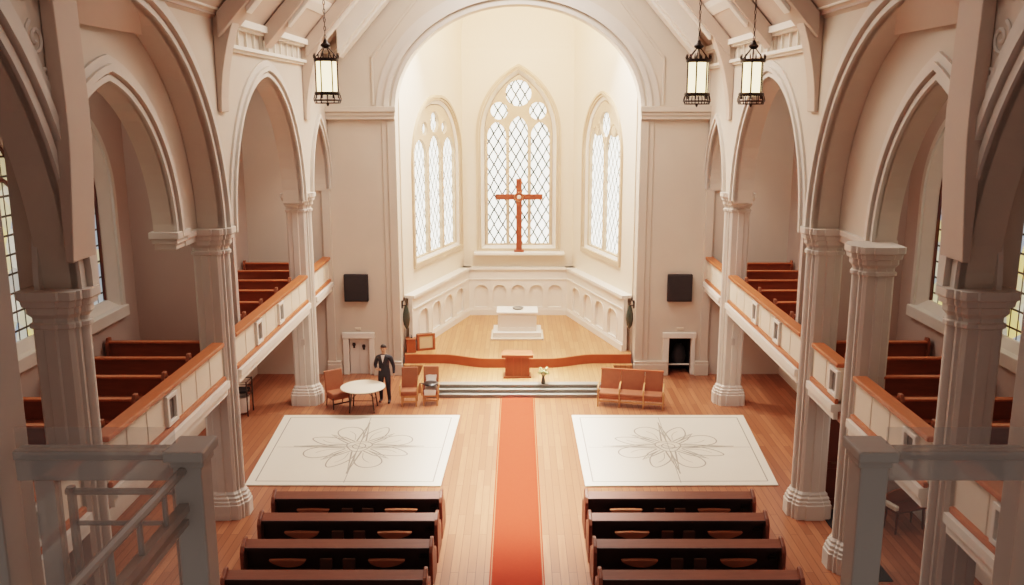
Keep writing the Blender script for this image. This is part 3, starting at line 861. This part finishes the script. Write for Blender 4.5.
t = thing('cross', 'tall brown wooden cross standing before the central apse window', 'cross', (.04, 36.55, 0))
MB().box(-.115, .115, -.06, .06, 3.36, 6.28).build('upright', 'cross', t, bevel=.015)
MB().box(-.96, .96, -.058, .058, 5.44, 5.66).build('crossbar', 'cross', t, bevel=.015)
b = MB(); b.tube([(.17 * cos(a * PI / 10), -.075, 5.55 + .17 * sin(a * PI / 10)) for a in range(20)], .03, 8, True)
b.build('centre_ring', 'lectern', t, smooth=True)
b = MB(); b.lathe([(0, 0), (.09, 0), (.07, .03), (0, .04)], (0, 0, 0), 14); o = b.build('boss', 'panel', t); o.rotation_euler = (PI / 2, 0, 0); o.location = (0, -.06, 5.55)
MB().box(-.2, .2, -.12, .12, 3.30, 3.38).build('foot_block', 'cross', t, bevel=.01)
# bracket ledge carrying the cross on the wall
struct(MB().box(-1.8, 1.9, 36.3, 36.8, 3.18, 3.30).build('trim_17', 'marble', bevel=.02))

# small box and framed screen on the apse floor
t = thing('wooden_box', 'small reddish wooden box on the apse floor by the left jamb', 'box', (-3.78, 30.78, .645), .15)
MB().box(-.16, .16, -.16, .16, 0, .46).build('body', 'edge', t, bevel=.01)
MB().box(-.18, .18, -.18, .18, .46, .50).build('lid', 'lectern', t, bevel=.01)
MB().lathe([(0, 0), (.03, 0), (.03, .04), (.01, .06), (.012, .1), (0, .11)], (0.02, 0, .5), 10).build('knob', 'iron', t, smooth=True)
t = thing('monitor', 'brown framed monitor with a pale screen beside the small wooden box', 'monitor', (-3.28, 31.02, .645), .35)
MB().box(-.30, .30, .0, .3, 0, .56).build('case', 'dwood', t, bevel=.02)
MB().plate(lambda u, v, d: (u, d, v), [(-.33, 0), (.33, 0), (.33, .60), (-.33, .60)], [[(-.24, .08), (.24, .08), (.24, .52), (-.24, .52)]], -.06, .0).build('frame', 'lectern', t, bevel=.01)
MB().box(-.25, .25, -.03, -.005, .07, .53).build('screen', 'screen', t)

# dark square speaker panels
def speaker(x0, x1, label):
    t = thing('speaker_panel', label, 'speaker', ((x0 + x1) / 2, CW - .02, 0), group='wall speakers')
    w = (x1 - x0) / 2
    MB().box(-w, w, -.16, 0, 2.62, 3.56).build('cabinet', 'black', t, bevel=.02)
    MB().box(-w + .04, w - .04, -.18, -.15, 2.66, 3.52).build('grille', 'black', t, bevel=.01)
speaker(-5.93, -5.11, 'black square speaker on the wall above the white door')
speaker(5.10, 5.94, 'black square speaker on the wall above the dark doorway')

# hanging sconces on the chancel jambs
def sconce(s, label):
    t = thing('wall_sconce', label, 'sconce', (s * 4.04, 30.45, 1.55), group='hanging sconces')
    X = -s
    MB().box(min(0, X * .05), max(0, X * .05), -.06, .06, .75, 1.02).build('back_plate', 'iron', t, bevel=.01)
    b = MB(); b.tube([(X * .03, 0, .95), (X * .1, 0, 1.05), (X * .16, 0, .98), (X * .16, 0, .85)], .018, 6); b.tube([(X * .05, -.08, .86), (X * .16, -.09, .87), (X * .2, 0, .87), (X * .16, .09, .87)], .02, 6)
    b.build('arm', 'iron', t, smooth=True)
    MB().lathe([(0, 0), (.03, .02), (.10, .16), (.13, .34), (.12, .55), (.07, .76), (.05, .85), (.03, .85), (0, .5)], (X * .16, 0, 0), 14).build('vessel', 'vase', t, smooth=True)
    MB().lathe([(0, 1.02), (.03, 1.04), (.03, 1.1), (0, 1.16)], (X * .1, 0, 0), 10).build('finial', 'iron', t, smooth=True)
sconce(-1, 'slim dark hanging sconce on the left jamb of the chancel arch')
sconce(1, 'slim dark hanging sconce on the right jamb of the chancel arch')

# --- table, chairs, settee, person
t = thing('round_table', 'round white folding table with dark legs beside the standing man', 'table', (-4.76, 26.45, 0))
MB().lathe([(0, .715), (.66, .715), (.68, .725), (.68, .745), (.66, .755), (0, .755)], (0, 0, 0), 48).build('tabletop', 'table', t, smooth=True)
MB().lathe([(.58, .69), (.62, .69), (.62, .716), (.58, .716)], (0, 0, 0), 40).build('apron', 'leg', t)
for sx in (-1, 1):
    for sy in (-1, 1):
        MB().tube([(sx * .30, sy * .24, .70), (sx * .38, sy * .34, 0)], .022, 8).build('leg', 'leg', t)
b = MB()
for sx in (-1, 1): b.tube([(sx * .34, -.29, .36), (sx * .34, .29, .36)], .014, 6); b.tube([(sx * .33, 0, .36), (sx * .05, 0, .68)], .012, 6)
b.tube([(-.34, -.29, .38), (.34, -.29, .38)], .012, 6)
b.build('brace', 'leg', t)

def chair(loc, rz, label, arms, seat='chair', backh=1.02, legs='leg', w=.25):
    t = thing('upholstered_chair', label, 'chair', loc, rz, 'brown chairs near the steps')
    MB().box(-w, w, -.26, .22, .36, .5).build('seat', seat, t, bevel=.03)
    MB().box(-w + .02, w - .02, -.22, .2, .28, .36).build('seat_frame', 'chairlight' if arms else seat, t, bevel=.01)
    MB().prism([(-w, .18, .42), (-w, .28, .42), (-w, .38, backh), (-w, .31, backh)], (2 * w, 0, 0)).build('backrest', seat, t, bevel=.025)
    for q in (-1, 1):
        MB().tube([(q * (w - .03), -.22, .36), (q * (w - .03), -.24, 0)], [.024, .018], 8).build('leg', 'chairlight' if arms else legs, t)
        MB().tube([(q * (w - .03), .2, .4), (q * (w - .03), .3, 0)], [.024, .018], 8).build('leg', 'chairlight' if arms else legs, t)
        if arms:
            MB().tube([(q * (w + .02), .26, .72), (q * (w + .03), .0, .68), (q * (w + .03), -.22, .66), (q * (w + .02), -.26, .6), (q * (w + .01), -.25, .34)], .024, 8).build('armrest', 'chairlight', t, smooth=True)
    b = MB(); b.box(-w + .03, w - .03, -.24, -.21, .14, .18); b.build('stretcher', 'chairlight' if arms else legs, t)
    return t
chair((-5.6, 26.78, 0), PI / 2 - .95, 'brown upholstered chair at the left side of the round white table', False, w=.3, backh=1.1)
chair((-3.40, 26.95, 0), .05, 'brown armchair with a bare seat, left of the chair holding a cap', True, backh=1.12)
chair((-2.74, 27.05, 0), .02, 'brown armchair draped with a white cloth beside the steps', True, backh=1.12, w=.24)
# white cloth on the second chair and the black cap lying on it
loops = []
for i, (y, z) in enumerate(((-.30, .36), (-.285, .50), (-.2, .535), (.0, .54), (.14, .58), (.2, .72), (.215, .86))):
    wv = .17 + .02 * sin(i * 2.1)
    loops.append([(-wv, y, z + .01 * sin(i)), (-.06, y - .012, z + .025), (.06, y + .004, z + .012), (wv, y, z + .018 * cos(i)), (wv, y + .02, z - .012), (-wv, y + .02, z - .012)])
o = MB().loft(loops).build('white_cloth', 'shirt', smooth=True); o.location = (-2.74, 27.05, 0)
tag(o, 'white folded cloth draped over the seat and back of the armchair', 'cloth')
t = thing('black_cap', 'black round cap with a narrow peak lying on the white cloth', 'cap', (-2.72, 26.94, .64))
MB().lathe([(0, 0), (.20, 0), (.24, .03), (.24, .05), (.2, .08), (.12, .095), (0, .095)], (0, .02, 0), 24).build('crown', 'shoe', t, smooth=True)
MB().prism([(-.2, -.08, .02), (-.2, .08, .02), (-.31, .03, .045), (-.33, 0, .05), (-.31, -.03, .045)], (0, 0, .02)).build('peak', 'shoe', t, bevel=.006)

t = thing('settee', 'long brown three-seat wooden settee to the right of the steps', 'settee', (3.52, 26.82, 0), -.2)
W = .98
for i, (a, b_) in enumerate(((-W, -.34), (-.34, .4), (.4, W))):
    MB().prism([(a + .01, .18, .42), (a + .01, .27, .42), (a + .01, .42, 1.04), (a + .01, .35, 1.04)], (b_ - a - .02, 0, 0)).build('back_panel', 'chair', t, bevel=.02)
    MB().box(a + .012, b_ - .012, -.30, .22, .34, .46).build('seat_cushion', 'chair', t, bevel=.03)
MB().box(-W, W, -.28, .24, .26, .34).build('seat_rail', 'lectern', t, bevel=.01)
MB().prism([(-W, .34, 1.02), (-W, .43, 1.02), (-W, .44, 1.07), (-W, .35, 1.07)], (2 * W, 0, 0)).build('crest_rail', 'edge', t, bevel=.01)
MB().box(-W, W, -.27, -.24, .16, .2).build('stretcher', 'chairlight', t)
for x in (-W - .02, -.34, .4, W + .02):
    MB().tube([(x, -.27, .4), (x, -.28, 0)], [.028, .02], 8).build('leg', 'chairlight', t)
    MB().tube([(x, .22, .4), (x, .34, 0)], [.028, .02], 8).build('leg', 'chairlight', t)
    MB().tube([(x, .3, .68), (x, .05, .68), (x, -.18, .66), (x, -.29, .60), (x, -.28, .38)], .026, 8).build('armrest', 'chairlight', t, smooth=True)

def person(loc, rz, label):
    V = []; Rr = []; E_ = []
    def v(p, r, par=None):
        V.append(p); Rr.append(r if isinstance(r, tuple) else (r, r))
        if par is not None: E_.append((par, len(V) - 1))
        return len(V) - 1
    pel = v((0, 0, .98), (.165, .115))
    wa = v((0, 0, 1.12), (.155, .11), pel); ch = v((0, .0, 1.32), (.185, .12), wa); sh = v((0, .01, 1.46), (.13, .095), ch)
    nk = v((0, .0, 1.565), .055, sh); jaw = v((0, -.02, 1.63), (.062, .068), nk); hd = v((0, -.015, 1.72), (.078, .092), jaw); v((0, -.005, 1.80), (.06, .07), hd)
    hands = []
    for s in (-1, 1):
        hp = v((s * .095, 0, .90), .105, pel)
        kn = v((s * .105 + (.0 if s < 0 else .02), -.03 if s < 0 else -.06, .50), .07, hp)
        an = v((s * .11 + (0 if s < 0 else .03), .02 if s < 0 else -.03, .09), .05, kn)
        v((s * .12 + (0 if s < 0 else .04), -.14 if s < 0 else -.2, .04), .04, an)
        s1 = v((s * .19, .01, 1.45), .075, sh)
        if s < 0: el = v((-.275, .06, 1.17), .055, s1); wr = v((-.17, -.18, 1.10), .036, el); hd_dir = Vector((.85, -.35, .15)); up = Vector((0, -.2, 1))
        else: el = v((.27, .05, 1.16), .055, s1); wr = v((.285, -.02, .91), .036, el); hd_dir = Vector((.03, -.08, -1)); up = Vector((0, -1, .05))
        hd_dir.normalize(); side = up.normalized()
        w0 = Vector(V[wr]); pm = v(tuple(w0 + hd_dir * .055), (.036, .026), wr)
        hands.append(w0 + hd_dir * .07)
        curl = hd_dir.cross(side).normalized() * (1 if s < 0 else -1)
        for k, L in enumerate((.075, .085, .08, .062)):
            o_ = side * (.03 - .02 * k)
            b0 = w0 + hd_dir * .10 + o_
            f1 = v(tuple(b0), .0095, pm); f2 = v(tuple(b0 + hd_dir * L * .5 + curl * .008), .0085, f1); v(tuple(b0 + hd_dir * L * .9 + curl * .03), .0075, f2)
        t1 = v(tuple(w0 + hd_dir * .06 + side * .045), .011, pm); v(tuple(w0 + hd_dir * .11 + side * .065 + curl * .01), .009, t1)
    me = bpy.data.meshes.new('person'); me.from_pydata(V, E_, [])
    o = bpy.data.objects.new('person', me); COL.objects.link(o)
    sk = o.modifiers.new('skin', 'SKIN')
    lay = me.skin_vertices[0].data
    for i, r in enumerate(Rr): lay[i].radius = r
    lay[0].use_root = True
    sb = o.modifiers.new('sub', 'SUBSURF'); sb.levels = 2; sb.render_levels = 2
    dg = bpy.context.evaluated_depsgraph_get()
    m2 = bpy.data.meshes.new_from_object(o.evaluated_get(dg))
    m2.name = 'person'
    o.modifiers.clear(); o.data = m2
    m2.materials.clear()
    for k in ('suit', 'skin', 'shoe'): m2.materials.append(M[k])
    for p in m2.polygons:
        c = p.center; p.use_smooth = True
        i = 0
        if c.z > 1.555: i = 1
        elif any((c - h).length < .115 and (c - h).length < 1 for h in hands) and c.z < 1.3 and (c.x > .238 or (c.x < 0 and c.y < -.135)): i = 1
        elif c.z < .085: i = 2
        p.material_index = i
    o.location = loc; o.rotation_euler = (0, 0, rz); o.scale = (1.1, 1.08, 1.02)
    # hair, face, shirt and lapels as children
    b = MB()
    loops = []
    for i in range(9):
        a = PI / 2 * i / 8
        z = 1.735 + .115 * sin(a); k = cos(a)
        loops.append([((.088 * k) * cos(q * PI / 8) , .012 + (.104 * k) * sin(q * PI / 8) - .0, z + (.035 * k if sin(q * PI / 8) < -.2 else .0 if sin(q * PI / 8) < .2 else -.07 * k * sin(q * PI / 8))) for q in range(16)])
    b.loft(loops).build('hair', 'hair', o, smooth=True)
    for s in (-1, 1):
        MB().lathe([(0, -.006), (.012, -.004), (.014, 0), (.012, .004), (0, .006)], (s * .032, -.104, 1.735), 8).build('eye', 'hair', o)
        MB().lathe([(0, -.03), (.012, -.02), (.016, 0), (.012, .025), (0, .03)], (s * .084, .0, 1.715), 8).build('ear', 'skin', o, smooth=True)
    MB().prism([(-.012, -.10, 1.73), (.012, -.10, 1.73), (.018, -.10, 1.685), (-.018, -.10, 1.685)], (0, -.022, -.004)).build('nose', 'skin', o, bevel=.006)
    MB().box(-.026, .026, -.099, -.09, 1.652, 1.662).build('mouth', 'kneel', o)
    MB().prism([(-.055, -.112, 1.535), (.055, -.112, 1.535), (0.0, -.142, 1.30)], (0, .03, 0)).build('shirt', 'shirt', o)
    for s in (-1, 1):
        MB().prism([(s * .06, -.118, 1.54), (s * .1, -.12, 1.44), (s * .01, -.156, 1.26), (s * .004, -.15, 1.30)], (0, .02, 0)).build('lapel', 'suit', o)
    tag(o, label, 'person')
    return o
person((-4.2, 27.16, 0), -.12, 'person in a dark suit and open white collar standing behind the round table')

# --- aisle odds and ends
t = thing('trolley', 'dark framed trolley holding a white bin under the left gallery', 'trolley', (-8.42, 26.1, 0))
MB().lathe([(0, .06), (.2, .06), (.24, .1), (.27, .55), (.25, .55), (.22, .12), (0, .1)], (0, 0, 0), 18).build('bin', 'shirt', t, smooth=True)
b = MB()
for sx in (-1, 1):
    for sy in (-1, 1): b.tube([(sx * .28, sy * .28, 0), (sx * .28, sy * .28, 1.08)], .022, 6)
for z in (.62, .82, 1.06): b.tube([(-.28, -.28, z), (.28, -.28, z), (.28, .28, z), (-.28, .28, z)], .02, 6, True)
b.build('frame', 'leg', t)
MB().box(-.24, .24, -.24, .24, .7, .78).build('tray', 'black', t, bevel=.02)

dw = struct(MB().box(6.98, 7.9, 19.5, 19.61, .06, 2.36).build('door_3', 'dwood', bevel=.01))
b = MB()
for x0, x1 in ((7.05, 7.40), (7.48, 7.83)):
    for z0, z1 in ((.2, 1.0), (1.12, 2.22)):
        b.plate(lambda u, v, d: (u, 19.5 + d, v), [(x0, z0), (x1, z0), (x1, z1), (x0, z1)], [[(x0 + .05, z0 + .05), (x1 - .05, z0 + .05), (x1 - .05, z1 - .05), (x0 + .05, z1 - .05)]], -.025, .002)
b.build('door_panels', 'dwood', dw)
MB().tube([(7.2, 19.44, 1.15), (7.32, 19.44, 1.15)], .015, 6).build('door_handle', 'page', dw)
fr = MB(); fr.box(6.88, 6.98, 19.44, 19.62, 0, 2.46); fr.box(7.9, 8.0, 19.44, 19.62, 0, 2.46); fr.box(6.88, 8.0, 19.44, 19.62, 2.36, 2.48)
fr.build('door_frame', 'trim', dw, bevel=.012)
o = MB().box(6.95, 7.4, 16.2, 19.42, .0, .02).build('doormat', 'dmat', bevel=.005)
tag(o, 'dark grey runner mat in front of the brown aisle door', 'mat')

t = thing('wooden_stool', 'dark wooden bench with a curved pale seat under the right gallery', 'bench', (8.55, 18.5, 0), .35)
MB().box(-.42, .42, -.22, .22, .48, .54).build('seat', 'dwood', t, bevel=.02)
b = MB(); b.loft([[(x, .24, .54), (x, .2, .54), (x, .2, .72 + .12 * cos(x * 3.2)), (x, .24, .72 + .12 * cos(x * 3.2))] for x in [-.42 + .84 * i / 10 for i in range(11)]])
b.build('backrest', 'gpew', t)
MB().box(-.44, -.34, -.2, .2, .54, .66).build('armrest', 'panel', t, bevel=.03)
for sx in (-1, 1):
    for sy in (-1, 1):
        MB().tube([(sx * .36, sy * .17, .48), (sx * .38, sy * .18, 0)], [.03, .022], 8).build('leg', 'dwood', t)
for s, l, yy in ((-1, 'left', 27.2), (1, 'right', 27.2), (1, 'right', 19.5)):
    o = MB().box(-.06, .06, -.02, 0, 1.95, 2.15).build('switch_plate', 'post', bevel=.005)
    o.location = (s * 6.62, yy - .37, 0)
    tag(o, 'small pale switch plate on the %s %s column' % ('far' if yy > 20 else 'middle', l), 'switch', 'switch plates')

# ================================================================== LANTERNS
def lantern(loc, label):
    t = thing('pendant_lantern', label, 'lantern', loc, .2, 'hanging lanterns')
    R = .225; Hh = .70
    MB().lathe([(0, .16), (R - .03, .16), (R - .02, .2), (R - .02, .16 + Hh), (0, .16 + Hh)], (0, 0, 0), 24).build('glass_shade', 'lamp', t, smooth=True)
    b = MB()
    for i in range(6):
        a = i * PI / 3
        b.box(-.012, .012, -.012, .012, .1, .18 + Hh + .04)
        for vtx in b.bm.verts[-8:]: vtx.co.x += R * cos(a); vtx.co.y += R * sin(a)
    b.build('bars', 'iron', t)
    for nm_, zz, rr in (('top_ring', .16 + Hh - .02, R + .02), ('bottom_ring', .16, R + .03)):
        b = MB(); b.lathe([(rr - .025, 0), (rr, 0), (rr + .012, .03), (rr, .07), (rr - .025, .07)], (0, 0, zz), 28)
        if nm_ == 'top_ring':
            for i in range(14):
                a = i * 2 * PI / 14
                b.tube([(rr * cos(a), rr * sin(a), zz + .06), (rr * 1.03 * cos(a), rr * 1.03 * sin(a), zz + .11), (rr * .97 * cos(a), rr * .97 * sin(a), zz + .17)], [.014, .016, .004], 5)
        else:
            b.tube([(1.22 * R * cos(i * PI / 16), 1.22 * R * sin(i * PI / 16), .06) for i in range(32)], .018, 6, True)
            b.tube([(1.12 * R * cos(i * PI / 16), 1.12 * R * sin(i * PI / 16), .0) for i in range(32)], .014, 6, True)
            for i in range(12):
                a = i * PI / 6
                b.tube([(rr * cos(a), rr * sin(a), .17), (1.24 * R * cos(a), 1.24 * R * sin(a), .08), (1.12 * R * cos(a), 1.12 * R * sin(a), .0)], .011, 5)
            b.lathe([(0, -.07), (.02, -.05), (.03, -.02), (.02, .0), (0, .02)], (0, 0, 0), 10)
            for i in range(3):
                a = i * PI / 3
                b.tube([(1.12 * R * cos(a), 1.12 * R * sin(a), 0), (-1.12 * R * cos(a), -1.12 * R * sin(a), 0)], .01, 5)
        b.build(nm_, 'iron', t, smooth=True)
    b = MB()
    for i in range(6):
        a = i * PI / 3
        b.tube([(R * cos(a), R * sin(a), .16 + Hh + .04), (R * .7 * cos(a), R * .7 * sin(a), .16 + Hh + .14), (.05 * cos(a), .05 * sin(a), .16 + Hh + .26)], .010, 5)
    b.lathe([(0, .24), (.05, .25), (.10, .29), (.10, .32), (.05, .36), (.03, .42), (0, .43)], (0, 0, .16 + Hh), 14)
    b.build('crown', 'iron', t, smooth=True)
    b = MB(); z = .16 + Hh + .42; k = 0
    while z < 8.2 - (loc[2] - 9.2) - (abs(loc[0]) * SLOPE) - .25:
        a = (k % 2) * PI / 2
        b.tube([(.02 * cos(q * PI / 3) * cos(a), .02 * cos(q * PI / 3) * sin(a), z + .05 + .05 * sin(q * PI / 3)) for q in range(6)], .008, 4, True)
        z += .085; k += 1
    b.build('chain', 'iron', t)
    return t
L0 = lantern((-3.97, 19.2, 9.24), 'lit iron and glass lantern hanging alone on the left')
dup(L0, (3.73, 19.2, 9.22), 'lit iron and glass lantern hanging on the right, nearer the chancel arch')
dup(L0, (4.86, 19.2, 9.22), 'lit iron and glass lantern hanging on the right, farther from the chancel arch')

# ================================================================== FOREGROUND GALLERY RAILINGS
def railing(s, label):
    t = thing('gallery_railing', label, 'railing', (s * (2.31 if s < 0 else 2.49), 6.0, 0))
    X = lambda a, b: (min(s * (a - 2.33), s * (b - 2.33)), max(s * (a - 2.33), s * (b - 2.33)))
    E = 3.56 if s < 0 else 3.42
    n = MB(); n.box(*X(2.23, 2.43), -.11, .11, 5.0, 6.78); n.build('newel_post', 'post', t, bevel=.015)
    n = MB(); n.box(*X(2.19, 2.47), -.17, .17, 6.78, 6.86); n.box(*X(2.21, 2.45), -.12, .12, 6.72, 6.78); n.build('newel_cap', 'post', t, bevel=.015)
    n = MB(); n.box(*X(2.44, E), -.07, .07, 6.76, 6.83); n.box(*X(2.44, E), -.05, .05, 6.6, 6.76); n.build('top_rail', 'hazerail', t, bevel=.01)
    MB().box(*X(2.44, E), -.012, .012, 6.83, 6.98).build('pane_strip', 'hazepane', t)
    MB().box(*X(2.44, E), -.01, .01, 5.0, 6.6).build('pane', 'hazepane', t)
    if s < 0: MB().box(*X(3.3, 3.44), -.045, .045, 5.0, 6.6).build('stile', 'hazerail', t)
    if s < 0:
        n = MB()
        n.tube([(s * (2.36 - 2.33), -.1, 6.70), (s * (2.36 - 2.33), -2.2, 6.72)], .032, 8); n.build('hand_rail', 'hazerail', t)
        n = MB(); n.box(*X(2.33, 2.40), -2.2, -.1, 6.40, 6.46); n.box(*X(2.34, 2.39), -2.2, -.1, 6.30, 6.34); n.build('lower_rail', 'hazerail', t)
        for y in (-.45, -.85, -1.25, -1.65): MB().tube([(s * .03, y, 6.44), (s * .03, y, 6.70)], .02, 8).build('baluster', 'hazerail', t)
        for x in (3.42, 2.62): MB().tube([(s * (x - 2.33), .4, 5.2), (s * (x - 2.33), .4, 6.36)], .035, 8).build('inner_post', 'hazerail', t)
        n = MB(); n.tube([(s * (3.46 - 2.33), .4, 6.32), (s * (2.58 - 2.33), .4, 6.32)], .028, 8); n.tube([(s * (3.42 - 2.33), .4, 6.06), (s * (2.62 - 2.33), .4, 6.06)], .02, 8)
        n.build('inner_rail', 'hazerail', t)
    return t
railing(-1, 'translucent white railing with newel and inner handrail at the lower left')
railing(1, 'translucent white railing with newel post at the lower right')
for s, l in ((-1, 'left'), (1, 'right')):
    o = MB().box(min(s * 3.62, s * 4.2), max(s * 3.62, s * 4.2), 5.85, 6.3, 0, 10.5).build('gallery_post', 'post', bevel=.02)
    tag(o, 'tall plain grey white post at the %s edge of the picture' % l, 'post', 'foreground posts')

# ================================================================== LIGHT
W_ = bpy.data.worlds.new('world'); S.world = W_; W_.use_nodes = True
W_.node_tree.nodes['Background'].inputs[0].default_value = (.95, .9, .86, 1)
W_.node_tree.nodes['Background'].inputs[1].default_value = .16
def area(name, loc, rot, sx, sy, power, col, spread=PI):
    l = bpy.data.lights.new(name, 'AREA'); l.shape = 'RECTANGLE'; l.size = sx; l.size_y = sy; l.energy = power; l.color = col; l.spread = spread
    o = bpy.data.objects.new(name, l); COL.objects.link(o); o.location = loc; o.rotation_euler = rot
    return o
area('apse_vault_light', (0, 31.5, 13.0), (math.radians(8), 0, 0), 3.5, 1.0, 190, (1, .90, .79))
area('apse_forward_light', (0, 31.6, 13.1), (math.radians(-62), 0, 0), 4.0, 1.2, 1800, (1, .90, .80))
area('chancel_beam', (-.1, 23.5, 15.6), (0, 0, 0), 5.0, 12.0, 760, (1, .91, .82), math.radians(17))
area('nave_ceiling_fill', (0, 24.5, 14.2), (0, 0, 0), 5, 9, 950, (1, .90, .82))  # unseen fill added high in the nave for soft ambient light
for s in (-1, 1): area('under_gallery_fill', (s * 7.9, 20, 2.9), (0, 0, 0), 1.2, 14, 45, (1, .88, .78))  # unseen fills added to brighten the bench and floor below the galleries
area('nave_rear_fill', (0, 13, 15.0), (0, 0, 0), 6, 6, 110, (1, .93, .88))  # weak unseen fill added for the foreground
for s in (-1, 1):
    for y, e in ((16.5, 40), (25.5, 50)): area('aisle_light', (s * 7.9, y, 10.8), (0, 0, 0), 1.6, 3.5, e * 1.3, (1, .86, .74))

# ================================================================== CAMERA
cam = bpy.data.cameras.new('camera'); co = bpy.data.objects.new('camera', cam); COL.objects.link(co)
cam.sensor_width = 36; cam.lens = 900 / 1024 * 36
cam.shift_x = -6 / 1024
co.location = (0, 0, H); co.rotation_euler = (PI / 2 - math.atan(187.5 / 900), 0, 0)
cam.clip_start = .05; cam.clip_end = 200
S.camera = co
S.view_settings.view_transform = 'Filmic'
S.view_settings.look = 'Medium High Contrast'
S.view_settings.exposure = 0.36
S.cycles.max_bounces = 8
S.cycles.diffuse_bounces = 5
S.cycles.sample_clamp_indirect = 6
